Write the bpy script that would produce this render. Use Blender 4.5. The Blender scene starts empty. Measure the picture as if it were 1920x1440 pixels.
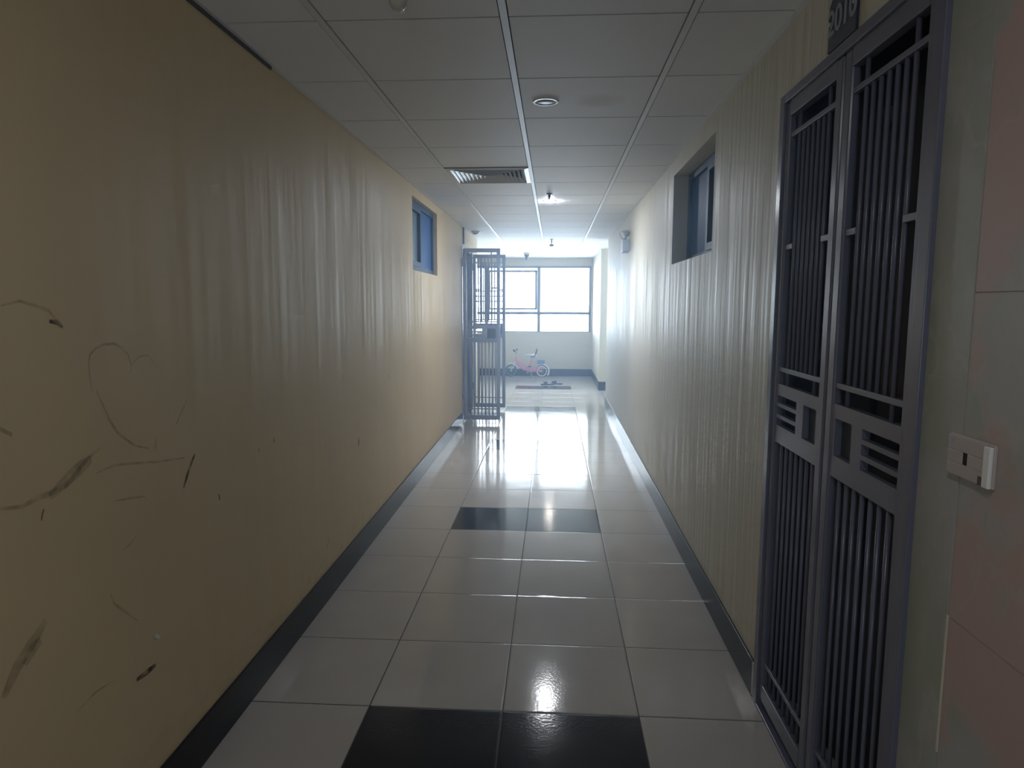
import bpy, bmesh, math, random
from mathutils import Vector, Matrix, Euler
random.seed(7)
S = bpy.context.scene
COL = S.collection

# ------------------------------------------------------------------ camera
cam_d = bpy.data.cameras.new('camera')
cam = bpy.data.objects.new('camera', cam_d)
COL.objects.link(cam)
S.camera = cam
FPX, YAW, PITCH, ROLL, CAM_H = 1266.4, 0.0610, 0.1182, 0.0029, 1.497
cam_d.sensor_width = 36.0
cam_d.lens = 36.0 * FPX / 1920.0
cam_d.clip_start = 0.02
fw = Vector((-math.sin(YAW), math.cos(YAW), 0))
rt = Vector((math.cos(YAW), math.sin(YAW), 0))
up = Vector((0, 0, 1))
fw2 = fw * math.cos(PITCH) - up * math.sin(PITCH)
up2 = up * math.cos(PITCH) + fw * math.sin(PITCH)
rt3 = rt * math.cos(ROLL) + up2 * math.sin(ROLL)
up3 = up2 * math.cos(ROLL) - rt * math.sin(ROLL)
m = Matrix((rt3, up3, -fw2)).transposed().to_4x4()
m.translation = (0, 0, CAM_H)
cam.matrix_world = m

# ------------------------------------------------------------------ sky and exposure
SKY_COL, SKY_STR = (0.76, 0.92, 1.14), 20.0
W = bpy.data.worlds.new('World')
S.world = W
W.use_nodes = True
bg = W.node_tree.nodes['Background']
bg.inputs[0].default_value = (*SKY_COL, 1)
bg.inputs[1].default_value = SKY_STR
S.view_settings.view_transform = 'Standard'
S.view_settings.look = 'None'
S.view_settings.exposure = 0.32
S.view_settings.gamma = 1.0
S.view_settings.use_curve_mapping = False

# ------------------------------------------------------------------ dimensions (metres)
XL, XR, HC = -1.134, 0.782, 2.433      # corridor walls, ceiling height
YB, YE, YF = -3.2, 10.055, 14.06       # wall behind, corridor mouth, far wall
LOBL, SIDE = -2.35, 2.6                # lobby left wall, side passage end
T0X, T0Y, TF = -0.6734, 2.3328, 0.5    # floor tile grid
C0X, C0Y, TC = -0.7851, 2.3409, 0.6126 # ceiling grid
WX0, WX1, WZ0, WZ1 = -1.75, 0.765, 0.92, 2.27   # far window opening

BX0, BX1, BZ0, BZ1 = -.43, .07, 1.00, 1.66       # added window behind the viewer, for near fill light
HAZE = 0.065
# daylight portals in the far window and the added window behind the viewer
def portal(x0, x1, z0, z1, y, rx):
    pl = bpy.data.lights.new('window_portal', 'AREA')
    pl.shape = 'RECTANGLE'; pl.size = x1 - x0; pl.size_y = z1 - z0
    pl.cycles.is_portal = True
    po = bpy.data.objects.new('window_portal', pl); COL.objects.link(po)
    po.location = ((x0 + x1) / 2, y, (z0 + z1) / 2)
    po.rotation_euler = (rx, 0, 0)
portal(WX0, WX1, WZ0, WZ1, YF + .02, -math.pi / 2)
portal(BX0, BX1, BZ0, BZ1, YB - .02, math.pi / 2)
pp = bpy.data.lights.new('window_portal', 'AREA'); pp.shape = 'RECTANGLE'; pp.size = 1.25; pp.size_y = 1.2; pp.cycles.is_portal = True  # portal for the added side passage window
ppo = bpy.data.objects.new('window_portal', pp); COL.objects.link(ppo)
ppo.location = (SIDE + .03, 10.9, 1.575); ppo.rotation_euler = (0, math.pi / 2, 0)

# ------------------------------------------------------------------ materials
def nt(name):
    ma = bpy.data.materials.new(name); ma.use_nodes = True
    t = ma.node_tree
    return ma, t, t.nodes['Principled BSDF']
def N(t, kind, **kw):
    n = t.nodes.new(kind)
    for k, v in kw.items():
        if k.startswith('i_'): n.inputs[int(k[2:]) if k[2:].isdigit() else k[2:].replace('_', ' ')].default_value = v
        else: setattr(n, k, v)
    return n
def L(t, a, b): t.links.new(a, b)
def pos(t, scale=(1, 1, 1), rot=(0, 0, 0), loc=(0, 0, 0)):
    g = N(t, 'ShaderNodeNewGeometry'); mp = N(t, 'ShaderNodeMapping')
    mp.inputs['Scale'].default_value = scale; mp.inputs['Rotation'].default_value = rot; mp.inputs['Location'].default_value = loc
    L(t, g.outputs['Position'], mp.inputs[0]); return mp.outputs[0]
def noise(t, vec, scale, detail=3, rough=.5):
    n = N(t, 'ShaderNodeTexNoise'); n.inputs['Scale'].default_value = scale
    n.inputs['Detail'].default_value = detail; n.inputs['Roughness'].default_value = rough
    if vec: L(t, vec, n.inputs['Vector'])
    return n.outputs[0]
def mix(t, fac, a, b):
    n = N(t, 'ShaderNodeMix', data_type='RGBA')
    for i, v in ((0, fac), (6, a), (7, b)):
        if hasattr(v, 'node'): L(t, v, n.inputs[i])
        else: n.inputs[i].default_value = v if i == 0 else (*v, 1)
    return n.outputs[2]
def mth(t, op, a, b=0.0, c=0.0):
    n = N(t, 'ShaderNodeMath', operation=op)
    for i, v in enumerate((a, b, c)):
        if hasattr(v, 'node'): L(t, v, n.inputs[i])
        else: n.inputs[i].default_value = v
    return n.outputs[0]
def ramp(t, v, a, b):
    n = N(t, 'ShaderNodeMapRange'); n.inputs[1].default_value = a; n.inputs[2].default_value = b
    L(t, v, n.inputs[0]); return n.outputs[0]
def bump(t, h, strength, dist, nrm=None):
    b = N(t, 'ShaderNodeBump'); b.inputs['Strength'].default_value = strength; b.inputs['Distance'].default_value = dist
    L(t, h, b.inputs['Height'])
    if nrm: L(t, nrm, b.inputs['Normal'])
    return b.outputs[0]
def plain(name, col, rough=.5, metal=0.0, spec=.5, var=0.06):
    ma, t, p = nt(name)
    v = noise(t, pos(t), 9.0, 3)
    L(t, mix(t, v, tuple(c * (1 - var) for c in col), tuple(min(1, c * (1 + var)) for c in col)), p.inputs['Base Color'])
    p.inputs['Roughness'].default_value = rough; p.inputs['Metallic'].default_value = metal
    p.inputs['Specular IOR Level'].default_value = spec
    return ma

def wall_paint(name, base, streaks=.045, rmin=.44, spec=.45):
    ma, t, p = nt(name)
    streak = noise(t, pos(t, (9, 9, .35)), 2.2, 3)
    blot = noise(t, pos(t), 1.3, 3)
    c = mix(t, ramp(t, blot, .3, .7), tuple(x * .93 for x in base), base)
    g = N(t, 'ShaderNodeNewGeometry'); sp = N(t, 'ShaderNodeSeparateXYZ'); L(t, g.outputs['Position'], sp.inputs[0])
    # grime splashed along the foot of the wall
    low = mth(t, 'MULTIPLY', ramp(t, sp.outputs[2], .34, .14), ramp(t, noise(t, pos(t, (3, 3, 6)), 4, 4), .45, .75))
    c = mix(t, mth(t, 'MULTIPLY', low, .25), c, (.25, .2, .13))
    L(t, c, p.inputs['Base Color'])
    L(t, mth(t, 'ADD', mth(t, 'MULTIPLY', ramp(t, streak, .3, .7), .22), rmin), p.inputs['Roughness'])
    b1 = bump(t, streak, streaks, .012)
    b2 = bump(t, noise(t, pos(t, (1, 1, .5)), 26, 2), .05, .006, b1)
    L(t, b2, p.inputs['Normal'])
    p.inputs['Specular IOR Level'].default_value = spec
    return ma
M = {}
M['paint'] = wall_paint('wall_paint', (.69, .545, .325))
M['paint_right'] = wall_paint('wall_paint_streaky', (.65, .61, .48), .36, .43, .52)
M['paint_far'] = wall_paint('lobby_paint_veil_tint', (.62, .58, .46))  # wall paint greyed, the window's veil put into its colour

def floor_mat():
    ma, t, p = nt('floor_tile')
    g = N(t, 'ShaderNodeNewGeometry'); sp = N(t, 'ShaderNodeSeparateXYZ'); L(t, g.outputs['Position'], sp.inputs[0])
    u = mth(t, 'DIVIDE', mth(t, 'SUBTRACT', sp.outputs[0], T0X), TF)
    v = mth(t, 'DIVIDE', mth(t, 'SUBTRACT', sp.outputs[1], T0Y), TF)
    iu, iv = mth(t, 'FLOOR', u), mth(t, 'FLOOR', v)
    fu, fv = mth(t, 'FRACT', u), mth(t, 'FRACT', v)
    du = mth(t, 'ABSOLUTE', mth(t, 'SUBTRACT', fu, .5)); dv = mth(t, 'ABSOLUTE', mth(t, 'SUBTRACT', fv, .5))
    d = mth(t, 'MAXIMUM', du, dv)
    grout = mth(t, 'GREATER_THAN', d, .4955)
    col_ok = mth(t, 'MULTIPLY', mth(t, 'GREATER_THAN', u, 0.0), mth(t, 'LESS_THAN', u, 2.0))
    r5 = mth(t, 'FLOORED_MODULO', iv, 5.0)
    dark = mth(t, 'MULTIPLY', col_ok, mth(t, 'GREATER_THAN', r5, 3.5))
    cmb = N(t, 'ShaderNodeCombineXYZ'); L(t, iu, cmb.inputs[0]); L(t, iv, cmb.inputs[1])
    wn = N(t, 'ShaderNodeTexWhiteNoise'); L(t, cmb.outputs[0], wn.inputs['Vector'])
    light = mix(t, wn.outputs['Value'], (.52, .495, .465), (.575, .55, .52))
    light = mix(t, ramp(t, noise(t, pos(t), 3, 4), .35, .7), light, (.50, .475, .445))
    light = mix(t, mth(t, 'MULTIPLY', ramp(t, noise(t, pos(t), 60, 2), .6, .75), .25), light, (.40, .37, .34))
    c = mix(t, dark, light, (.012, .014, .02))
    c = mix(t, grout, c, (.06, .055, .05))
    L(t, c, p.inputs['Base Color'])
    rg = mth(t, 'ADD', mth(t, 'MULTIPLY', noise(t, pos(t), 5, 3), .06), .07)
    L(t, mix(t, grout, rg, (.6, .6, .6)), p.inputs['Roughness'])
    wav = noise(t, pos(t), 3.2, 2)
    b1 = bump(t, wav, .10, .012)
    b2 = bump(t, noise(t, pos(t), 90, 2), .10, .002, b1)
    edge = mth(t, 'SUBTRACT', 1.0, ramp(t, d, .485, .5))
    b3 = bump(t, edge, .35, .003, b2)
    L(t, b3, p.inputs['Normal'])
    p.inputs['Specular IOR Level'].default_value = .22
    return ma
M['floor'] = floor_mat()

def ceil_mat():
    ma, t, p = nt('ceiling_tile')
    n = noise(t, pos(t), 2.0, 4)
    c = mix(t, n, (.82, .825, .835), (.87, .875, .88))
    # an old brownish damp ring beside the first lamp
    g = N(t, 'ShaderNodeNewGeometry'); sub = N(t, 'ShaderNodeVectorMath', operation='SUBTRACT')
    L(t, g.outputs['Position'], sub.inputs[0]); sub.inputs[1].default_value = (.20, 3.28, HC)
    ln = N(t, 'ShaderNodeVectorMath', operation='LENGTH'); L(t, sub.outputs[0], ln.inputs[0])
    dd = mth(t, 'ADD', ln.outputs['Value'], mth(t, 'MULTIPLY', noise(t, pos(t), 14, 2), .06))
    c = mix(t, mth(t, 'MULTIPLY', ramp(t, dd, .16, .08), .35), c, (.42, .36, .27))
    L(t, c, p.inputs['Base Color'])
    p.inputs['Roughness'].default_value = .62; p.inputs['Specular IOR Level'].default_value = .22
    L(t, bump(t, noise(t, pos(t), 5, 3), .12, .01), p.inputs['Normal'])
    return ma
M['ceil'] = ceil_mat()
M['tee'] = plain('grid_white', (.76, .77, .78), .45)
M['tee_shadow'] = plain('grid_gap_shade', (.07, .07, .075), .6)  # dark colour stands for the shadow in the cross gaps
M['slab'] = plain('slab_grey', (.10, .10, .10), .9)

def marble(name, green):
    ma, t, p = nt(name)
    vec = pos(t, (1, 1, 1), (.3, .5, .2))
    n1 = noise(t, vec, 2.6, 6, .6)
    n2 = noise(t, pos(t, (1, 1, .6), (0.6, .2, .4), (3, 1, 2)), 4.0, 6, .65)
    pink, grn, grey = (.50, .37, .335), (.35, .375, .31), (.43, .43, .41)
    c = mix(t, ramp(t, n2, .40, .62), grn, grey)
    if not green: c = mix(t, ramp(t, n1, .56, .48), c, pink)
    vein = mth(t, 'ABSOLUTE', mth(t, 'SUBTRACT', noise(t, pos(t, (1, 1, .7), (.9, .4, .3)), 3.5, 5, .55), .5))
    c = mix(t, mth(t, 'MULTIPLY', ramp(t, vein, .022, .0), .35), c, (.52, .48, .44))
    L(t, c, p.inputs['Base Color']); p.inputs['Roughness'].default_value = .38
    p.inputs['Specular IOR Level'].default_value = .35
    return ma
M['marble_green'] = marble('marble_green', True)
M['marble_pink'] = marble('marble_pink', False)
M['grout'] = plain('grout_pale', (.45, .43, .38), .8)
M['grout_dark'] = plain('dirt_brown', (.12, .09, .08), .7)
M['skirting'] = plain('skirting_black_tile', (.013, .014, .019), .25, 0, .22)
M['gate'] = plain('gate_grey_paint', (.145, .147, .20), .25)
M['gate_far_veil'] = plain('gate_paint_veil_tint', (.27, .30, .42), .32)  # same gate paint, with the window's bluish veil put into its colour
M['door'] = plain('dark_door_blue_grey', (.035, .04, .055), .45)
M['alu_blue'] = plain('window_frame_blue', (.035, .085, .18), .5, 0, .25)
M['alu'] = plain('window_frame_grey', (.20, .21, .25), .4)
M['white'] = plain('white_plastic', (.84, .83, .80), .4)
M['cream'] = plain('cream_plastic', (.60, .59, .50), .4)
M['beige_plastic'] = plain('beige_socket_plastic', (.50, .43, .40), .45)
M['black'] = plain('black_rubber', (.02, .02, .023), .5)
M['dark_metal'] = plain('dark_metal', (.10, .11, .14), .35, .6)
M['louver'] = plain('vent_louver', (.68, .69, .71), .35)
M['plaque'] = plain('plaque_navy', (.035, .045, .075), .35)
M['digit'] = plain('plaque_digits', (.30, .31, .36), .4)
M['lamp_body'] = plain('lamp_grey_blue', (.36, .42, .50), .4)
M['pink'] = plain('bike_pink', (.80, .28, .42), .35)
M['bike_white'] = plain('bike_white', (.80, .80, .84), .35)
M['bike_blue'] = plain('bike_blue', (.15, .26, .44), .4)
M['steel'] = plain('steel', (.55, .55, .58), .3, .8)
M['scuff'] = plain('scuff_dark', (.085, .068, .045), .6)
M['chip'] = plain('chip_white', (.75, .72, .62), .7)
M['caulk'] = plain('pale_end_strip', (.66, .62, .50), .6)

def scuff_mat(name, col, alpha):
    ma, t, p = nt(name)
    p.inputs['Base Color'].default_value = (*col, 1); p.inputs['Roughness'].default_value = .6
    n = noise(t, pos(t), 30, 3)
    L(t, mth(t, 'MULTIPLY', ramp(t, n, .25, .65), alpha), p.inputs['Alpha'])
    return ma
M['scuff_faint'] = scuff_mat('scuff_faint', (.17, .14, .085), .30)
M['scuff_strong'] = scuff_mat('scuff_strong', (.05, .035, .025), .85)

def glass_mat(name, tint, gloss):
    ma = bpy.data.materials.new(name); ma.use_nodes = True; t = ma.node_tree; t.nodes.clear()
    o = N(t, 'ShaderNodeOutputMaterial'); tr = N(t, 'ShaderNodeBsdfTransparent'); gl = N(t, 'ShaderNodeBsdfGlossy')
    tr.inputs[0].default_value = (*tint, 1); gl.inputs['Roughness'].default_value = .03
    mx = N(t, 'ShaderNodeMixShader'); lw = N(t, 'ShaderNodeFresnel'); lw.inputs[0].default_value = gloss
    L(t, lw.outputs[0], mx.inputs[0]); L(t, tr.outputs[0], mx.inputs[1]); L(t, gl.outputs[0], mx.inputs[2]); L(t, mx.outputs[0], o.inputs[0])
    return ma
M['glass'] = glass_mat('clear_glass', (.94, .96, .96), 1.45)
M['glass_blue'] = plain('tinted_glass_blue', (.05, .14, .36), .5, 0, .1)
M['glass_frost'] = plain('frosted_glass', (.16, .26, .34), .35, 0, .3)

def emit(name, col, s):
    ma = bpy.data.materials.new(name); ma.use_nodes = True; t = ma.node_tree; t.nodes.clear()
    o = N(t, 'ShaderNodeOutputMaterial'); e = N(t, 'ShaderNodeEmission')
    e.inputs[0].default_value = (*col, 1); e.inputs[1].default_value = s
    L(t, e.outputs[0], o.inputs[0]); return ma
M['lamp_on'] = emit('lamp_glow', (.88, .96, 1.1), 800.0)
M['lamp_dim'] = emit('lamp_glow_dim', (.98, .98, 1), 180.0)
M['lamp_off'] = plain('lamp_diffuser_off', (.40, .42, .44), .5)

# ------------------------------------------------------------------ mesh helpers
class MB:
    def __init__(s): s.bm = bmesh.new()
    def box(s, a, b, bev=0.0):
        x0, x1 = sorted((a[0], b[0])); y0, y1 = sorted((a[1], b[1])); z0, z1 = sorted((a[2], b[2]))
        vs = [s.bm.verts.new(p) for p in ((x0,y0,z0),(x1,y0,z0),(x1,y1,z0),(x0,y1,z0),(x0,y0,z1),(x1,y0,z1),(x1,y1,z1),(x0,y1,z1))]
        fs = [s.bm.faces.new([vs[i] for i in f]) for f in ((3,2,1,0),(4,5,6,7),(0,1,5,4),(1,2,6,5),(2,3,7,6),(3,0,4,7))]
        if bev:
            es = list({e for f in fs for e in f.edges})
            bmesh.ops.bevel(s.bm, geom=es, offset=bev, segments=2, affect='EDGES', profile=.5)
        return s
    def tube(s, pts, r, n=10, cap=True):
        pts = [Vector(p) for p in pts]; rr = r if isinstance(r, (list, tuple)) else [r] * len(pts)
        rings = []
        prev = None
        for i, p in enumerate(pts):
            d = (pts[min(i + 1, len(pts) - 1)] - pts[max(i - 1, 0)]).normalized()
            if prev is None:
                ref = Vector((0, 0, 1)) if abs(d.z) < .9 else Vector((1, 0, 0))
                a = d.cross(ref).normalized()
            else:
                a = (prev - d * prev.dot(d)).normalized()
            prev = a; b = d.cross(a)
            rings.append([s.bm.verts.new(p + (a * math.cos(2*math.pi*k/n) + b * math.sin(2*math.pi*k/n)) * rr[i]) for k in range(n)])
        for q, w in zip(rings, rings[1:]):
            for k in range(n): s.bm.faces.new((q[k], q[(k+1) % n], w[(k+1) % n], w[k])).smooth = True
        if cap:
            s.bm.faces.new(rings[0][::-1]); s.bm.faces.new(rings[-1])
        return s
    def lathe(s, prof, c=(0,0,0), axis='z', n=28, closed=False):
        c = Vector(c); rings = []
        for r, h in prof:
            ring = []
            for k in range(n):
                a = 2*math.pi*k/n; u, v = r*math.cos(a), r*math.sin(a)
                p = {'z': (u, v, h), 'y': (u, h, v), 'x': (h, u, v)}[axis]
                ring.append(s.bm.verts.new(c + Vector(p)))
            rings.append(ring)
        pairs = list(zip(rings, rings[1:])) + ([(rings[-1], rings[0])] if closed else [])
        for q, w in pairs:
            for k in range(n): s.bm.faces.new((q[k], q[(k+1) % n], w[(k+1) % n], w[k])).smooth = True
        if not closed:
            if prof[0][0] > 1e-4: s.bm.faces.new(rings[0][::-1])
            if prof[-1][0] > 1e-4: s.bm.faces.new(rings[-1])
        return s
    def prism(s, poly, d, to3):
        a = [s.bm.verts.new(to3(u, v, 0)) for u, v in poly]; b = [s.bm.verts.new(to3(u, v, d)) for u, v in poly]
        s.bm.faces.new(a[::-1]); s.bm.faces.new(b)
        for i in range(len(a)): s.bm.faces.new((a[i], a[(i+1) % len(a)], b[(i+1) % len(a)], b[i]))
        return s
    def build(s, name, mat, parent=None, loc=None, label=None):
        bmesh.ops.remove_doubles(s.bm, verts=s.bm.verts, dist=1e-6)
        bmesh.ops.recalc_face_normals(s.bm, faces=s.bm.faces)
        me = bpy.data.meshes.new(name); s.bm.to_mesh(me); s.bm.free()
        me.materials.append(M[mat] if isinstance(mat, str) else mat)
        o = bpy.data.objects.new(name, me); COL.objects.link(o)
        if parent: o.parent = parent
        if loc: o.location = loc
        if label: o['label'] = label
        return o
def tag(o, label, cat, group=None, kind=None):
    o['label'] = label; o['category'] = cat
    if group: o['group'] = group
    if kind: o['kind'] = kind
    return o
def thing(name, label, cat, loc=(0,0,0), rz=0.0, group=None, kind=None):
    o = bpy.data.objects.new(name, None); COL.objects.link(o)
    o.empty_display_size = .1; o.location = loc; o.rotation_euler = (0, 0, rz)
    return tag(o, label, cat, group, kind)
def copy_tree(o, parent=None):
    c = o.copy(); COL.objects.link(c)
    if parent: c.parent = parent
    for ch in list(o.children): copy_tree(ch, c)
    return c
def struct(name, mb, mat, label, cat, parent=None):
    o = mb.build(name, mat, parent)
    if parent is None: tag(o, label, cat, kind='structure')
    return o

def slab_x(mb, x0, x1, y0, y1, z0, z1, holes=()):
    """wall running along y, with openings (ya, yb, za, zb)"""
    ys = sorted({y0, y1, *[h[0] for h in holes], *[h[1] for h in holes]})
    for a, b in zip(ys, ys[1:]):
        hh = sorted((h[2], h[3]) for h in holes if h[0] <= a + 1e-6 and h[1] >= b - 1e-6)
        z = z0
        for za, zb in hh:
            if za > z + 1e-6: mb.box((x0, a, z), (x1, b, za))
            z = zb
        if z < z1 - 1e-6: mb.box((x0, a, z), (x1, b, z1))
    return mb

# ------------------------------------------------------------------ the setting
struct('floor', MB().box((LOBL - .2, YB - .2, -.12), (SIDE + .2, YF + .25, 0)), 'floor',
       'glossy beige floor tiles with pairs of black tiles down the middle', 'floor')

# gate openings: right y 1.47..2.47, left y 8.37..9.43
GR0, GR1, GH = 1.465, 2.47, 2.20
GL0, GL1 = 8.355, 9.435
RW = (3.475, 4.63, 1.76, 2.335)    # high window, right wall
LW = (5.45, 6.60, 1.766, 2.352)    # high window, left wall
TW = .2
struct('wall_right', slab_x(MB(), XR, XR + TW, GR0, YE, 0, HC + .1, [(GR0, GR1, -.01, GH), RW]), 'paint_right',
       'cream painted right wall streaked with window light', 'wall')
wl = struct('wall_left', slab_x(MB(), XL - TW, XL, YB, YE, 0, HC + .1, [(GL0, GL1, -.01, GH), LW]), 'paint',
       'dirty cream painted left wall covered in scuff marks', 'wall')
bw = MB().box((XL - TW, YB - .2, 0), (XR + TW, YB, BZ0)).box((XL - TW, YB - .2, BZ1), (XR + TW, YB, HC + .1))
bw.box((XL - TW, YB - .2, BZ0), (BX0, YB, BZ1)).box((BX1, YB - .2, BZ0), (XR + TW, YB, BZ1))
struct('wall_back', bw, 'paint', 'cream wall closing the corridor behind the viewer', 'wall')
# lobby at the far end
struct('wall_lobby_left', MB().box((LOBL - .2, YE, 0), (LOBL, YF, HC + .1)), 'paint_far', 'cream left wall of the bright lobby', 'wall')
struct('wall_lobby_near', MB().box((LOBL - .2, YE - .2, 0), (XL - TW, YE, HC + .1)), 'paint_far', 'cream wall returning left at the corridor mouth', 'wall')
struct('wall_passage_near', MB().box((XR + TW, YE - .2, 0), (SIDE, YE, HC + .1)), 'paint_far', 'cream near wall of the side passage', 'wall')
PW = (10.3, 11.5, .95, 2.2)
struct('wall_passage_end', slab_x(MB(), SIDE, SIDE + .2, YE - .2, 11.97, 0, HC + .1, [PW]), 'paint_far', 'cream wall at the end of the side passage', 'wall')
struct('wall_lobby_right', MB().box((.80, 11.77, 0), (SIDE, YF + .2, HC + .1)), 'paint_far', 'cream right wall of the lobby, its shaded end facing the corridor', 'wall')
fb = MB()
fb.box((LOBL - .2, YF, 0), (.80, YF + .2, WZ0)).box((LOBL - .2, YF, WZ1), (.80, YF + .2, HC + .1))
fb.box((LOBL - .2, YF, WZ0), (WX0, YF + .2, WZ1)).box((WX1, YF, WZ0), (.80, YF + .2, WZ1))
struct('wall_far', fb, 'paint_far', 'cream far wall below and around the bright window', 'wall')

# marble cladding to the right of the gate
mg = MB().box((XR, 1.322, 0), (XR + TW, GR0, HC + .1))
struct('wall_marble_green', mg, 'marble_green', 'narrow grey green marble strip beside the right gate', 'wall')
mp = MB()
zz = [0, .288, .888, 1.52, 2.12, HC + .1]
yy = [1.318, .72, .12, -.48, -1.08, -1.68, -2.28, YB]
for za, zb in zip(zz, zz[1:]):
    for ya, yb in zip(yy, yy[1:]):
        mp.box((XR, yb + .0015, za + .0015), (XR + .02, ya - .0015, zb - .0015))
wm = struct('wall_marble_pink', mp, 'marble_pink', 'pink and green marble tiled wall at the right edge', 'wall')
MB().box((XR + .0015, YB, 0), (XR + TW, 1.322, HC + .1)).build('grout', 'grout', wm)
gj = MB()
gj.box((XR - .0006, 1.324, 1.3515), (XR + .002, GR0, 1.3535)); gj.box((XR - .0006, 1.324, .29), (XR + .002, GR0, .292)); gj.box((XR - .0006, 1.324, 2.02), (XR + .002, GR0, 2.022))
gj.build('joint', 'grout', bpy.data.objects['wall_marble_green'])
MB().box((XR - .0012, 1.317, .60), (XR + .002, 1.3225, .89)).build('chipped_edge', 'caulk', wm)

# baseboards
def bb(name, a, b, label):
    return struct(name, MB().box(a, b, .002), 'skirting', label, 'baseboard')
bR = bb('baseboard_right', (XR - .010, GR1 + .02, 0), (XR, YE, .142), 'black tile baseboard along the right wall')
MB().box((XR - .011, GR1 + .004, .012), (XR, GR1 + .02, .14)).build('end_strip', 'caulk', bR, label='pale plaster end of the baseboard')
bb('baseboard_left', (XL, YB, 0), (XL + .010, GL0 - .03, .150), 'black tile baseboard along the left wall')
bb('baseboard_far', (LOBL, YF - .010, 0), (.80, YF, .150), 'blue black baseboard under the far window')
bb('baseboard_lobby', (.785, 11.758, 0), (1.9, 11.77, .15), 'black baseboard at the foot of the lobby wall end')
bb('baseboard_lobby_right', (.79, 11.77, 0), (.80, YF - .01, .15), 'black baseboard along the right wall of the lobby')

# doors behind the gates
d1 = struct('door_1', MB().box((XR + .16, GR0, 0), (XR + .2, GR1, GH)), 'door', 'dark apartment door behind the right gate', 'door')
pn = MB()
for ya, yb in ((GR0 + .1, GR0 + .45), (GR1 - .45, GR1 - .1)):
    for za, zb in ((.15, .95), (1.1, 2.05)): pn.box((XR + .150, ya, za), (XR + .162, yb, zb), .004)
pn.build('panel', 'door', d1)
dl = MB().box((XR + .05, GR0, 0), (XR + .16, GR0 + .015, GH)).box((XR + .05, GR1 - .015, 0), (XR + .16, GR1, GH)).box((XR + .05, GR0 + .015, GH - .015), (XR + .16, GR1 - .015, GH))  # dark lining added to darken the reveal behind the gate
dl.build('dark_lining', 'door', d1)
d2 = struct('door_2', MB().box((XL - .2, GL0, 0), (XL - .16, GL1, GH)), 'door', 'dark apartment door in the left wall behind the open gate', 'door')

# ceiling: slab, tiles and grid
VC = (C0X, C0X + TC, C0Y + 4*TC, C0Y + 5*TC)      # vent cell
cx = [LOBL, C0X - 2*TC, C0X - TC, C0X, C0X + TC, C0X + 2*TC, C0X + 3*TC, C0X + 4*TC, SIDE]
cyl = [YB] + [C0Y + k*TC for k in range(-9, 20) if YB < C0Y + k*TC < YF - .05] + [YF]
ct = MB()
G, GX = .005, .016
for xa, xb in zip(cx, cx[1:]):
    for ya, yb in zip(cyl, cyl[1:]):
        if abs(xa - VC[0]) < 1e-4 and abs(ya - VC[2]) < 1e-4: continue
        for x0, x1 in ((xa, xb),):
            if yb <= YE - .1:
                x0, x1 = max(x0, XL), min(x1, XR)
                if x1 - x0 < .02: continue
            ct.box((x0 + GX, ya + G, HC), (x1 - GX, yb - G, HC + .014))
ceil = struct('ceiling', ct, 'ceil', 'grey suspended ceiling of square tiles', 'ceiling')
cs = MB().box((LOBL - .2, YB - .2, HC + .1), (SIDE + .2, YF + .25, HC + .25))
cs.build('slab', 'slab', ceil)
tl = MB()
for x in cx[1:-1]:
    if XL < x < XR: tl.box((x - .012, YB, HC - .003), (x + .012, YF, HC + .012))
    else: tl.box((x - .012, YE, HC - .003), (x + .012, YF, HC + .012))
tl.build('main_tee', 'tee', ceil)
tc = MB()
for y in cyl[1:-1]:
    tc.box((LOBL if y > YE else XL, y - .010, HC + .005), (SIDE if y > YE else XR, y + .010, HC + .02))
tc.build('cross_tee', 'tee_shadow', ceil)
wa = MB()
wa.box((XL, YB, HC - .002), (XL + .02, YE, HC + .012)); wa.box((XR - .02, YB, HC - .002), (XR, YE, HC + .012))
wa.build('wall_angle', 'tee', ceil)
# dark strip standing for the shadow gap at the near left ceiling edge
struct('trim_1', MB().box((XL, YB, HC - .016), (XL + .006, 2.75, HC - .003)), 'slab', 'dark strip standing for the shadow gap under the near left ceiling edge', 'trim')

# haze volume added in the corridor to imitate lens glow around the far window
hz_m = bpy.data.materials.new('glow_haze'); hz_m.use_nodes = True
_t = hz_m.node_tree; _t.nodes.clear()
_o = _t.nodes.new('ShaderNodeOutputMaterial'); _v = _t.nodes.new('ShaderNodeVolumeScatter')
_v.inputs['Color'].default_value = (.56, .75, 1, 1); _v.inputs['Density'].default_value = HAZE; _v.inputs['Anisotropy'].default_value = .725
_t.links.new(_v.outputs[0], _o.inputs['Volume'])
hz = MB().box((XL + .014, 1.4, .005), (XR - .014, GL0 - .05, HC - .40)).build('haze', hz_m)
tag(hz, 'bluish haze volume added in the corridor to give the glow around the far window', 'haze', kind='stuff')

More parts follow.
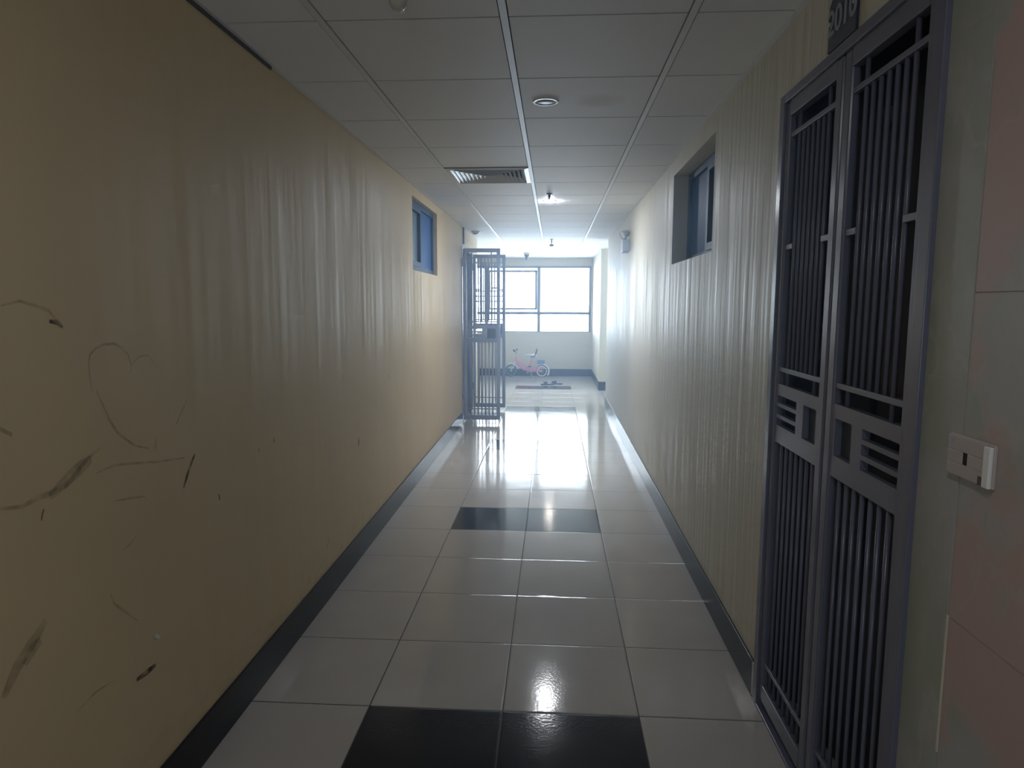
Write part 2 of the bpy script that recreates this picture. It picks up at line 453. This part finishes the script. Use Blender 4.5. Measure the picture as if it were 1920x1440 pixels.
# ------------------------------------------------------------------ far window
fr = MB(); y0, y1 = YF + .03, YF + .09
fr.box((WX0, y0, WZ1 - .045), (WX1, y1, WZ1)).box((WX0, y0, WZ0), (WX1, y1, WZ0 + .014))
fr.box((WX0, y0, WZ0), (WX0 + .045, y1, WZ1)).box((WX1 - .045, y0, WZ0), (WX1, y1, WZ1))
fr.box((WX0, y0, 1.275), (WX1, y1, 1.335))
for x in (-.31, -1.40): fr.box((x - .034, y0, WZ0), (x + .034, y1, WZ1))
w1 = struct('window_1', fr, 'alu', 'wide bright grey framed window in the far wall', 'window')
sh = MB()
sx0, sx1, sz0, sz1 = -1.36, -.345, 1.372, 2.185
sh.box((sx0, y0 - .02, sz0), (sx1, y0 + .02, sz0 + .042)).box((sx0, y0 - .02, sz1 - .042), (sx1, y0 + .02, sz1))
sh.box((sx0, y0 - .02, sz0), (sx0 + .045, y0 + .02, sz1)).box((sx1 - .045, y0 - .02, sz0), (sx1, y0 + .02, sz1))
sh.build('sash', 'alu', w1)
for xa, xb, za, zb in ((-.284, WX1 - .045, 1.325, WZ1 - .045), (-.284, WX1 - .045, WZ0 + .012, 1.285), (-1.374, -.336, 1.325, WZ1 - .045), (-1.374, -.336, WZ0 + .012, 1.285), (WX0 + .045, -1.426, 1.325, WZ1 - .045), (WX0 + .045, -1.426, WZ0 + .012, 1.285)):
    MB().box((xa, y0 + .03, za), (xb, y0 + .034, zb)).build('pane', 'glass', w1)

# unseen window added behind the viewer to light the near corridor
fr = MB(); y0, y1 = YB - .1, YB - .05
fr.box((BX0, y0, BZ1 - .045), (BX1, y1, BZ1)).box((BX0, y0, BZ0), (BX1, y1, BZ0 + .045))
fr.box((BX0, y0, BZ0), (BX0 + .045, y1, BZ1)).box((BX1 - .045, y0, BZ0), (BX1, y1, BZ1)).box((-.20, y0, BZ0), (-.15, y1, BZ1))
w4 = struct('back_fill_window', fr, 'alu', 'unseen grey framed window added behind the viewer as near fill light', 'window')
MB().box((BX0, y0 + .02, BZ0), (BX1, y0 + .024, BZ1)).build('pane', 'glass', w4)

# unseen window added at the side passage end, brightening the lobby
fr = MB(); x0, x1 = SIDE + .05, SIDE + .1
fr.box((x0, PW[0], PW[3] - .045), (x1, PW[1], PW[3])).box((x0, PW[0], PW[2]), (x1, PW[1], PW[2] + .045))
fr.box((x0, PW[0], PW[2]), (x1, PW[0] + .045, PW[3])).box((x0, PW[1] - .045, PW[2]), (x1, PW[1], PW[3])).box((x0, 10.87, PW[2]), (x1, 10.93, PW[3]))
w5 = struct('passage_fill_window', fr, 'alu', 'unseen grey framed window added at the side passage end to light the lobby', 'window')
MB().box((x0 + .02, PW[0], PW[2]), (x0 + .024, PW[1], PW[3])).build('pane', 'glass', w5)

# ------------------------------------------------------------------ high corridor windows
def high_window(name, hole, side, rec, label):
    ya, yb, za, zb = hole
    xw = XR if side > 0 else XL
    f0, f1 = xw + side*rec, xw + side*(rec + .05)
    f = MB(); w = .045
    f.box((f0, ya, zb - w), (f1, yb, zb)).box((f0, ya, za), (f1, yb, za + w)).box((f0, ya, za + w), (f1, ya + w, zb - w)).box((f0, yb - w, za + w), (f1, yb, zb - w))
    ym = (ya + yb)/2 - (.0 if side > 0 else .05)
    f.box((f0, ym - .022, za + w), (f1, ym + .022, zb - w))
    o = struct(name, f, 'alu_blue', label, 'window')
    s = MB(); a, b = ya + w, ym - .022; g0, g1 = f0 - side*.008, f0 + side*.03
    s.box((g0, a, za + w), (g1, b, za + w + .04)).box((g0, a, zb - w - .04), (g1, b, zb - w)).box((g0, a, za + w + .04), (g1, a + .04, zb - w - .04)).box((g0, b - .04, za + w + .04), (g1, b, zb - w - .04))
    s.build('sash', 'alu_blue', o)
    MB().box((f0 + side*.02, a, za + w), (f0 + side*.026, b, zb - w)).build('pane', 'glass_frost', o, label='paler frosted pane')
    MB().box((f0 + side*.02, ym + .022, za + w), (f0 + side*.026, yb - w, zb - w)).build('pane', 'glass_blue', o, label='dark blue pane')
    MB().box((f1 + side*.03, ya, za), (f1 + side*.04, yb, zb)).build('blind', 'door', o)
    return o
high_window('window_2', RW, 1, .095, 'blue framed high window in the right wall')
high_window('window_3', LW, -1, .035, 'blue framed high window in the left wall')

# ------------------------------------------------------------------ security gates
LW_, LH, TH = .452, 2.125, .028
def make_leaf(parent, mat, flip, loc, rz, cross=False, rad=.0063):
    """leaf runs from its hinge (x=0) to the lock side (x=LW_); flip mirrors it to -x"""
    sg = -1 if flip else 1
    X = lambda x: sg*x
    b = MB(); h = TH/2
    def bx(x0, x1, z0, z1, t=h, bev=.002): b.box((X(x0), -t, z0), (X(x1), t, z1), bev)
    bx(0, .036, 0, LH, h, .006); bx(LW_ - .045, LW_, 0, LH, h, .006)
    bx(.036, LW_ - .045, LH - .05, LH); bx(.036, LW_ - .045, 0, .06)
    o = b.build('gate_leaf', mat, parent, loc); o.rotation_euler = (0, 0, rz)
    z = lambda g: g - .045                     # heights measured from the floor
    tb = MB()
    def bar(mb, x, z0, z1, r=rad):
        mb.tube([(X(x), 0, z0), (X(x), 0, z1)], r, 8)
    for zz_ in (2.058, 1.275, .185):
        MB().box((X(.036), -.008, z(zz_) - .008), (X(LW_ - .045), .008, z(zz_) + .008), .002).build('crossbar', mat, o)
    xs = [.222 + .040*(k - 3) for k in range(7)]
    for k, x in enumerate(xs):
        end = k in (0, 6)
        q = MB(); bar(q, x, z(1.222) if end else z(1.275), LH - .05 if end else z(2.058)); q.build('bar', mat, o)
    for x0, x1 in ((.036, xs[0]), (xs[6], LW_ - .045)):
        MB().box((X(x0), -.008, z(1.69) - .009), (X(x1), .008, z(1.69) + .009), .002).build('stub', mat, o)
    xl = [.036 + .371*(k + 1)/8 for k in range(7)]
    for x in xl:
        q = MB(); bar(q, x, .06, z(1.02)); q.build('bar', mat, o)
    # lock panel: three slots on the hinge side, one square hole on the lock side
    p = MB()
    def pb(x0, x1, z0, z1): p.box((X(x0), -.010, z(z0)), (X(x1), .010, z(z1)))
    pb(.036, LW_ - .045, 1.185, 1.225); pb(.036, LW_ - .045, 1.02, 1.08)
    pb(.225, .285, 1.08, 1.185); pb(LW_ - .062, LW_ - .045, 1.08, 1.185)
    for z0 in (1.106, 1.146): pb(.036, .225, z0, z0 + .013)
    p.build('lock_panel', mat, o)
    lk = MB().box((X(LW_ - .165), -.013, z(1.07)), (X(LW_ - .055), -.0102, z(1.19)))
    lk.build('lock_plate', 'door', o, label='dark plate behind the square hole')
    for hz in (.35, 2.0):
        hb = MB().tube([(X(-.006), -.018, z(hz) - .05), (X(-.006), -.018, z(hz) + .05)], .011, 10)
        hb.build('hinge', mat, o)
    if cross:
        for hz in (1.53, 1.60, 1.67):
            MB().box((X(.036), -.006, z(hz) - .009), (X(LW_ - .045), .006, z(hz) + .009), .002).build('crossbar', mat, o)
    return o
def gate_frame(parent, mat, x0, x1, ya, yb):
    f = MB(); w = .042
    f.box((x0, ya, 0), (x1, ya + w, GH), .002).box((x0, yb - w, 0), (x1, yb, GH), .002).box((x0, ya + w, GH - .03), (x1, yb - w, GH), .002)
    f.box((x0, ya + w, 0), (x1, yb - w, .012), .002)
    return f.build('gate_frame', mat, parent)
g1 = thing('security_gate', 'closed grey steel double gate in the right wall beside the marble', 'gate', (XR, (GR0 + GR1)/2, 0), 0)
ym = (GR0 + GR1)/2
def rel(o, base): o.location = o.location - Vector(base)
f = gate_frame(g1, 'gate', XR - .012, XR + .045, GR0 + .001, GR1 - .001); rel(f, g1.location)
# leaves lie in the plane of the wall: local +x of a leaf points along world y
make_leaf(g1, 'gate', False, (.010, GR0 + .044 - ym, .045), math.pi/2)
make_leaf(g1, 'gate', True, (.010, GR1 - .044 - ym, .045), math.pi/2)

g2 = thing('security_gate', 'open grey steel gate, its colour lifted by a painted veil, with both leaves swung out from the left wall', 'gate', (XL, (GL0 + GL1)/2, 0), 0)
f = gate_frame(g2, 'gate_far_veil', XL - .06, XL + .008, GL0 + .001, GL1 - .001); rel(f, g2.location)
make_leaf(g2, 'gate_far_veil', False, (.022, GL0 + .015 - (GL0 + GL1)/2, .045), math.radians(1.0), rad=.0088)
make_leaf(g2, 'gate_far_veil', False, (.014, GL1 - .015 - (GL0 + GL1)/2, .045), math.radians(0), cross=True, rad=.0088)

# number plaque above the right gate
pq = thing('number_plaque', 'dark blue plaque with pale digits above the right gate', 'sign', (XR, 1.99, 2.283))
P = lambda u, v, d: (-d - .0005, -u, v)
cr = .028; hw, hh = .09, .076
MB().prism([(-hw, -hh), (hw, -hh), (hw, hh - cr), (hw - cr, hh), (-hw + cr, hh), (-hw, hh - cr)], .008, P).build('plate', 'plaque', pq)
fc = bpy.data.curves.new('digits', 'FONT'); fc.body = '2010'; fc.size = .098; fc.extrude = .001; fc.align_x = 'CENTER'; fc.align_y = 'CENTER'
fc.space_character = .95; fc.offset = .0012
fc.materials.append(M['digit'])
tmp = bpy.data.objects.new('digits_text', fc); COL.objects.link(tmp)
bpy.context.view_layer.update()
dme = bpy.data.meshes.new_from_object(tmp.evaluated_get(bpy.context.evaluated_depsgraph_get()))
bpy.data.objects.remove(tmp)
fo = bpy.data.objects.new('digits', dme); COL.objects.link(fo); fo.parent = pq
fo.matrix_local = Matrix(((0, 0, -1, -.0095), (-1, 0, 0, 0), (0, 1, 0, -.004), (0, 0, 0, 1)))
for sy in (-.076, .076): MB().lathe([(.006, 0), (.006, -.003), (.003, -.0045)], (-.0085, sy, 0), 'x', 10).build('screw', 'steel', pq)

# wall socket on the marble
so = thing('wall_socket', 'beige wall socket plate with a dark square hole on the pink marble', 'socket', (XR, 1.279, 1.212))
sb = MB().box((-.007, -.066, -.040), (0, .066, .040), .002); sb.build('back_box', 'beige_plastic', so)
cv = MB()
cv.box((-.012, -.046, .010), (-.0072, .064, .038), .0012).box((-.012, -.046, -.038), (-.0072, .064, -.014), .0012)
cv.box((-.012, .020, -.014), (-.0072, .064, .010), .0012).box((-.012, -.046, -.014), (-.0072, .002, .010), .0012)
cv.build('cover_plate', 'beige_plastic', so)
MB().box((-.0085, .002, -.014), (-.0073, .020, .010)).build('jack_hole', 'black', so)
MB().box((-.015, -.066, -.039), (-.0072, -.048, .036), .002).build('side_strip', 'white', so, label='white plastic strip on the right')
MB().box((-.0128, .050, .020), (-.0120, .057, .033)).build('screw_cap', 'lamp_body', so)
MB().box((-.0128, -.046, -.038), (-.0119, -.034, -.022)).build('broken_corner', 'grout_dark', so, label='dark broken corner')

# ------------------------------------------------------------------ ceiling fittings
XLAMP = -.047
def downlight(y, lit, label):
    t = thing('downlight', label, 'ceiling light', (XLAMP, y, HC), 0, 'round downlights along the corridor ceiling')
    MB().lathe([(.062, -.0005), (.061, -.003), (.058, -.0045), (.046, -.0045), (.045, -.0005)], (0, 0, 0), 'z', 36, True).build('ring', 'white', t)
    MB().lathe([(.047, -.0005), (.047, -.005), (.040, -.0105), (.0001, -.012)] if lit else [(.046, -.0005), (.046, -.003), (.0001, -.0032)], (0, 0, 0), 'z', 36).build('diffuser', lit or 'lamp_off', t)
    return t
downlight(3.278, '', 'unlit round downlight nearest the viewer, beside a brown ceiling stain')
downlight(6.353, 'lamp_on', 'glowing round downlight just beyond the square ceiling vent')
downlight(12.417, 'lamp_dim', 'small glowing downlight farthest away, over the lobby')
downlight(.20, 'lamp_dim', 'unseen round downlight added above the viewer for near fill light')  # extra lamp out of view, added to brighten the near end

def sprinkler(x, y, label, drop=.05, cup=False):
    t = thing('sprinkler_head', label, 'sprinkler', (x, y, HC), 0, 'ceiling sprinkler heads')
    MB().lathe([(.028, -.0005), (.026, -.006), (.012, -.009)], (0, 0, 0), 'z', 20).build('escutcheon', 'dark_metal', t)
    MB().lathe([(.010, -.009), (.010, -drop*.6), (.006, -drop*.8), (.006, -drop)], (0, 0, 0), 'z', 14).build('body', 'dark_metal', t)
    d = MB()
    if cup: d.lathe([(.020, -drop), (.034, -drop - .012), (.034, -drop - .022), (.016, -drop - .034)], (0, 0, 0), 'z', 20)
    else: d.lathe([(.014, -drop), (.014, -drop - .003)], (0, 0, 0), 'z', 20)
    d.build('deflector', 'dark_metal', t)
    return t
sprinkler(-.047, 5.93, 'dark sprinkler head right in front of the glowing downlight near the vent', .045)
sprinkler(-.04, 10.0, 'dark sprinkler head with a wide cup over the corridor mouth', .075, True)

cd = thing('smoke_detector', 'cone shaped grey detector hanging from the ceiling near the far window', 'detector', (-.51, 12.7, HC))
MB().lathe([(.062, -.0005), (.062, -.02), (.055, -.03)], (0, 0, 0), 'z', 28).build('base', 'white', cd)
MB().lathe([(.052, -.03), (.036, -.075), (.020, -.10), (.018, -.125), (.010, -.13)], (0, 0, 0), 'z', 28).build('cone', 'dark_metal', cd)

se = thing('ceiling_sensor', 'cream bullet shaped sensor hanging at the top edge of the photo', 'sensor', (-.468, 2.09, HC))
MB().lathe([(.040, -.0005), (.040, -.008), (.030, -.012)], (0, 0, 0), 'z', 28).build('base', 'cream', se)
MB().lathe([(.0275, -.012), (.0285, -.045), (.026, -.06), (.018, -.071), (.008, -.075)], (0, 0, 0), 'z', 28).build('body', 'cream', se)
MB().lathe([(.003, -.070), (.003, -.083), (.009, -.084), (.009, -.087)], (.013, -.008, 0), 'z', 16).build('tip', 'white', se)

ds = thing('smoke_detector', 'flat white disc detector on the ceiling above the open gate', 'detector', (-1.03, 8.95, HC))
MB().lathe([(.055, -.0005), (.055, -.015), (.045, -.02)], (0, 0, 0), 'z', 28).build('base', 'white', ds)
MB().lathe([(.038, -.02), (.034, -.034), (.015, -.038)], (0, 0, 0), 'z', 28).build('dome', 'lamp_body', ds)

# conduit from the ceiling to the top of the open gate
MBc = MB().tube([(XL + .012, 8.46, HC - .004), (XL + .012, 8.46, GH + .03)], .009, 8)
tag(MBc.build('conduit', 'dark_metal'), 'thin dark vertical pipe on the wall above the open gate', 'pipe')

# square air diffuser filling one ceiling cell
vcx, vcy = (VC[0] + VC[1])/2, (VC[2] + VC[3])/2
vt = thing('air_vent', 'square white louvred air vent set in the ceiling', 'vent', (vcx, vcy, HC))
H = TC/2 - .014
v = MB()
def sqring(mb, ro, zo, ri, zi, th=.0022):
    """thin square frustum ring: outer edge ro at height zo, inner edge ri at zi"""
    for sx, sy in ((1, 0), (0, 1), (-1, 0), (0, -1)):
        def pt(r, s, z): return Vector((sx*r + sy*s*r, sy*r - sx*s*r, z))
        a = [pt(ro, -1, zo), pt(ro, 1, zo), pt(ri, 1, zi), pt(ri, -1, zi)]
        lo = [mb.bm.verts.new(p) for p in a]; hi = [mb.bm.verts.new(p + Vector((0, 0, th))) for p in a]
        mb.bm.faces.new(lo); mb.bm.faces.new(hi[::-1])
        for i in range(4): mb.bm.faces.new((lo[i], hi[i], hi[(i+1) % 4], lo[(i+1) % 4]))
sqring(v, H, -.004, H - .03, -.010, .004)
v.build('frame', 'louver', vt)
for k in range(8):
    ro = H - .035 - k*.031
    r = MB(); sqring(r, ro, -.010, ro - .028, .021); r.build('louver', 'louver', vt)
bx = MB().box((-H, -H, .055), (H, H, .06)); bx.build('duct_plate', 'slab', vt)
for sx in (-1, 1): pass
sd = MB().box((-H - .002, -H, -.002), (-H, H, .06)).box((H, -H, -.002), (H + .002, H, .06)).box((-H, -H - .002, -.002), (H, -H, .06)).box((-H, H, -.002), (H, H + .002, .06))
sd.build('duct_side', 'slab', vt)

# emergency twin-head lamp high on the right wall
el = thing('emergency_light', 'small grey box lamp with two tilted heads high on the right wall', 'wall light', (XR, 7.30, 2.04))
MB().box((-.075, -.11, 0), (-.0005, .11, .125), .006).build('box', 'lamp_body', el)
for sy in (-1, 1):
    hd = MB()
    hd.tube([(-.04, sy*.06, .125), (-.045, sy*.06, .155)], .010, 10)
    hd.build('bracket', 'dark_metal', el)
    hh_ = MB()
    c0 = Vector((-.045, sy*.06, .185)); dr = Vector((-.8, sy*.35, -.45)).normalized()
    hh_.tube([c0 - dr*.045, c0 - dr*.02, c0 + dr*.03, c0 + dr*.034], [.018, .034, .044, .040], 18)
    lh = hh_.build('lamp_head', 'lamp_body', el)
    q = MB().tube([c0 + dr*.0345, c0 + dr*.037], [.038, .036], 18); q.build('lens', 'white', lh)

# ------------------------------------------------------------------ pink children's bicycle in the lobby
bk = thing('childrens_bicycle', 'small pink childrens bicycle standing by the far wall under the window', 'bicycle', (-.57, 13.86, 0), math.radians(174))
# local: +x towards the front wheel, +y sideways, z up
R_ = .125
def wheel(parent, cx_, mat_rim, steer=0.0):
    o = MB().lathe([(R_ - .016, -.014), (R_ - .004, -.016), (R_, 0), (R_ - .004, .016), (R_ - .016, .014)], (0, 0, 0), 'y', 30, True).build('wheel', 'black', parent, (cx_, 0, R_))
    o.rotation_euler = (0, 0, steer)
    MB().lathe([(R_ - .034, -.011), (R_ - .015, -.012), (R_ - .015, .012), (R_ - .034, .011)], (0, 0, 0), 'y', 30, True).build('rim', mat_rim, o)
    s_ = MB()
    for k in range(8):
        a = math.pi*2*k/8
        s_.tube([(.012*math.cos(a), 0, .012*math.sin(a)), ((R_ - .03)*math.cos(a), 0, (R_ - .03)*math.sin(a))], .003, 6)
    s_.tube([(0, -.03, 0), (0, .03, 0)], .014, 10)
    s_.build('spokes', 'steel', o)
    return o
fwx, rwx = .30, -.34
wheel(bk, fwx, 'bike_blue', math.radians(25)); wheel(bk, rwx, 'bike_white')
fr_ = MB()
fr_.tube([(.205, 0, .33), (.19, 0, .40)], .019, 12)
fr_.tube([(.20, 0, .35), (.13, 0, .24), (.04, 0, .155), (-.06, 0, .14)], .021, 12)
fr_.tube([(.20, 0, .38), (.10, 0, .29), (.0, 0, .215), (-.095, 0, .20)], .014, 12)
fr_.tube([(-.06, 0, .13), (-.115, 0, .33)], .017, 12)
for sy in (-1, 1):
    fr_.tube([(-.06, sy*.02, .14), (rwx, sy*.032, R_)], .010, 8)
    fr_.tube([(-.10, sy*.015, .28), (rwx, sy*.032, R_)], .008, 8)
fr_.build('frame', 'pink', bk)
fk = MB()
for sy in (-1, 1): fk.tube([(.215, sy*.028, .30), (.24, sy*.032, .24), (fwx, sy*.032, R_)], .010, 8)
fk.tube([(.215, -.03, .30), (.215, .03, .30)], .011, 8)
fk.build('fork', 'bike_white', bk)
hb = MB()
hb.tube([(.195, 0, .39), (.185, 0, .47)], .011, 10)
hb.tube([(.21, -.20, .56), (.19, -.10, .52), (.185, 0, .47), (.19, .10, .52), (.21, .20, .56)], .010, 10)
hbo = hb.build('handlebar', 'steel', bk)
for sy in (-1, 1): MB().tube([(.215, sy*.21, .565), (.20, sy*.135, .535)], .017, 10).build('grip', 'black', hbo)
cg = MB().tube([(-.03, -.03, .15), (-.12, -.034, .145), (-.30, -.036, .125)], [.06, .045, .022], 12); 
cgo = cg.build('chain_guard', 'pink', bk)
cgo.scale = (1, .45, 1); cgo.location = (0, -.016, 0)
ck = MB().tube([(-.06, -.06, .14), (-.06, .06, .14)], .012, 8)
ck.tube([(-.06, -.06, .14), (-.02, -.06, .06)], .008, 8).tube([(-.06, .06, .14), (-.10, .06, .22)], .008, 8)
cko = ck.build('crank', 'steel', bk)
MB().box((-.055, -.125, .045), (.015, -.068, .068), .006).build('pedal', 'black', cko)
MB().box((-.135, .068, .212), (-.065, .125, .235), .006).build('pedal', 'black', cko)
st = MB().tube([(-.115, 0, .33), (-.135, 0, .42)], .011, 10); st.build('seat_post', 'steel', bk)
sd_ = MB().tube([(.02, 0, .452), (-.05, 0, .450), (-.13, 0, .445), (-.20, 0, .455), (-.22, 0, .46)], [.014, .030, .055, .066, .045], 14)
sdo = sd_.build('saddle', 'bike_white', bk); sdo.scale = (1, 1, .5); sdo.location = (0, 0, .225)
MB().box((-.20, -.045, .405), (-.11, .045, .425), .006).build('saddle_base', 'black', bk)
ba = MB().tube([(-.20, -.06, .44), (-.235, -.065, .55), (-.235, 0, .585), (-.235, .065, .55), (-.20, .06, .44)], .010, 8); ba.build('back_rail', 'dark_metal', bk)
rb = MB().box((-.40, -.06, .275), (-.25, .06, .35), .012); rb.build('rear_box', 'bike_blue', bk)
mud = MB()
ar = [math.radians(a) for a in range(95, 216, 12)]
mud.tube([(rwx + (R_ + .022)*math.cos(a), 0, R_ + (R_ + .022)*math.sin(a)) for a in ar], .017, 8)
mo = mud.build('mudguard', 'bike_white', bk)
mf = MB(); ar = [math.radians(a) for a in range(60, 171, 12)]
mf.tube([(fwx + (R_ + .022)*math.cos(a), 0, R_ + (R_ + .022)*math.sin(a)) for a in ar], .016, 8)
mf.build('mudguard', 'bike_white', bk)
# kickstand keeps it upright
MB().tube([(-.12, .03, .13), (-.16, .14, .005)], .007, 8).build('kickstand', 'steel', bk)

# ------------------------------------------------------------------ pair of sandals
def sandal(name, loc, rz, label):
    t = thing(name, label, 'sandal', loc, rz, 'pair of dark sandals on the lobby floor')
    out = [(-.125, .0), (-.115, .028), (-.07, .036), (.0, .034), (.06, .044), (.10, .040), (.125, .015), (.128, -.005), (.11, -.036), (.06, -.046), (.0, -.036), (-.07, -.034), (-.115, -.026)]
    MB().prism(out, .022, lambda u, v_, d: (u, v_, d)).build('sole', 'black', t)
    s_ = MB()
    prof = [(math.cos(a)*.043, math.sin(a)*.052 + .02) for a in [math.radians(k) for k in range(0, 181, 20)]]
    for i in range(len(prof) - 1):
        (ya, za), (yb, zb) = prof[i], prof[i+1]
        vs = [s_.bm.verts.new(p) for p in ((.0, ya, za), (.075, ya*.92, za*.8 + .002), (.075, yb*.92, zb*.8 + .002), (.0, yb, zb))]
        s_.bm.faces.new(vs)
    so_ = s_.build('strap', 'black', t)
    md = so_.modifiers.new('thickness', 'SOLIDIFY'); md.thickness = .005
    return t
sandal('sandal', (-.10, 12.50, 0), math.radians(185), 'left dark sandal of the pair on the lobby floor, standing higher')
sandal('sandal', (.055, 12.62, 0), math.radians(165), 'right dark sandal of the pair on the lobby floor, lying flatter')

# ------------------------------------------------------------------ scuff marks on the left wall (y, z)
def strokes(name, lines, mat, label=None):
    mb = MB()
    for pts, w in lines:
        P2 = [Vector((a, b)) for a, b in pts]
        n = len(P2)
        prev = None
        for i, p in enumerate(P2):
            d = (P2[min(i+1, n-1)] - P2[max(i-1, 0)]).normalized(); nn = Vector((-d.y, d.x))
            ww = w*(.35 + .65*math.sin(math.pi*(i + .35)/(n - .3))) / 2
            q = (mb.bm.verts.new((XL + .0008, p.x + nn.x*ww, p.y + nn.y*ww)), mb.bm.verts.new((XL + .0008, p.x - nn.x*ww, p.y - nn.y*ww)))
            if prev: mb.bm.faces.new((prev[0], q[0], q[1], prev[1]))
            prev = q
    return mb.build(name, mat, wl, label=label)
faint = [
 ([(1.33, 1.49), (1.38, 1.50), (1.42, 1.49), (1.46, 1.48), (1.48, 1.46), (1.50, 1.44)], .008),
 ([(1.585, 1.28), (1.58, 1.30), (1.578, 1.34), (1.585, 1.37), (1.61, 1.385), (1.64, 1.392), (1.68, 1.392), (1.71, 1.38), (1.735, 1.36), (1.745, 1.33), (1.74, 1.31)], .007),
 ([(1.745, 1.33), (1.78, 1.35), (1.82, 1.352), (1.84, 1.34), (1.86, 1.31)], .006),
 ([(1.60, 1.28), (1.62, 1.24), (1.64, 1.20), (1.67, 1.16), (1.71, 1.13), (1.74, 1.11), (1.80, 1.09)], .009),
 ([(1.83, 1.08), (1.835, 1.10), (1.84, 1.12)], .007),
 ([(1.28, 1.075), (1.34, 1.062), (1.38, 1.068), (1.43, 1.068), (1.48, 1.075), (1.52, 1.10), (1.55, 1.118), (1.60, 1.135)], .014),
 ([(1.58, 1.075), (1.65, 1.078), (1.73, 1.064), (1.84, 1.042), (1.98, 1.022)], .007),
 ([(1.60, .75), (1.61, .72), (1.65, .68), (1.70, .63)], .007),
 ([(1.45, .52), (1.52, .53), (1.59, .52)], .006),
 ([(1.66, .845), (1.69, .85), (1.72, .865)], .006),
 ([(1.29, 1.245), (1.33, 1.22)], .012),
 ([(1.64, .985), (1.70, .975), (1.77, .96)], .007),
 ([(1.94, 1.13), (1.99, 1.18), (2.01, 1.20)], .008),
 ([(3.59, 1.12), (3.54, 1.07)], .012),
 ([(1.42, 1.06), (1.48, 1.085), (1.53, 1.105), (1.565, 1.115)], .035),
 ([(3.27, .31), (3.25, .285), (3.23, .26)], .016),
]
strong = [
 ([(1.965, .93), (1.99, .965), (2.015, .995), (2.04, 1.02)], .012),
 ([(1.39, 1.015), (1.395, 1.03), (1.40, 1.038)], .006),
 ([(1.68, .468), (1.73, .463), (1.77, .462)], .018),
 ([(3.835, .715), (3.83, .69), (3.82, .665)], .022),
 ([(4.57, 1.015), (4.57, 1.0), (4.57, .985)], .016),
 ([(2.175, .85), (2.18, .84), (2.183, .828)], .008), ([(2.50, .942), (2.50, .935), (2.50, .927)], .009), ([(2.64, .952), (2.645, .94), (2.65, .93)], .008),
 ([(1.46, 1.455), (1.485, 1.452), (1.50, 1.44)], .013),
]
big = [([(1.25, .68), (1.29, .725), (1.33, .752), (1.38, .785)], .032), ([(1.31, .72), (1.34, .745), (1.36, .75)], .03), ([(1.18, .46), (1.22, .48), (1.26, .47)], .05)]
for ln in faint: strokes('scuff_mark', [ln], 'scuff_faint')
for ln in strong: strokes('scuff_mark', [ln], 'scuff_strong', 'dark scuff mark')
for ln in big: strokes('scuff_mark', [ln], 'scuff_faint', 'broad dark smudge')
strokes('chipped_plaster', [([(1.775, .548), (1.785, .54), (1.797, .53)], .014)], 'chip', 'pale plaster chip')
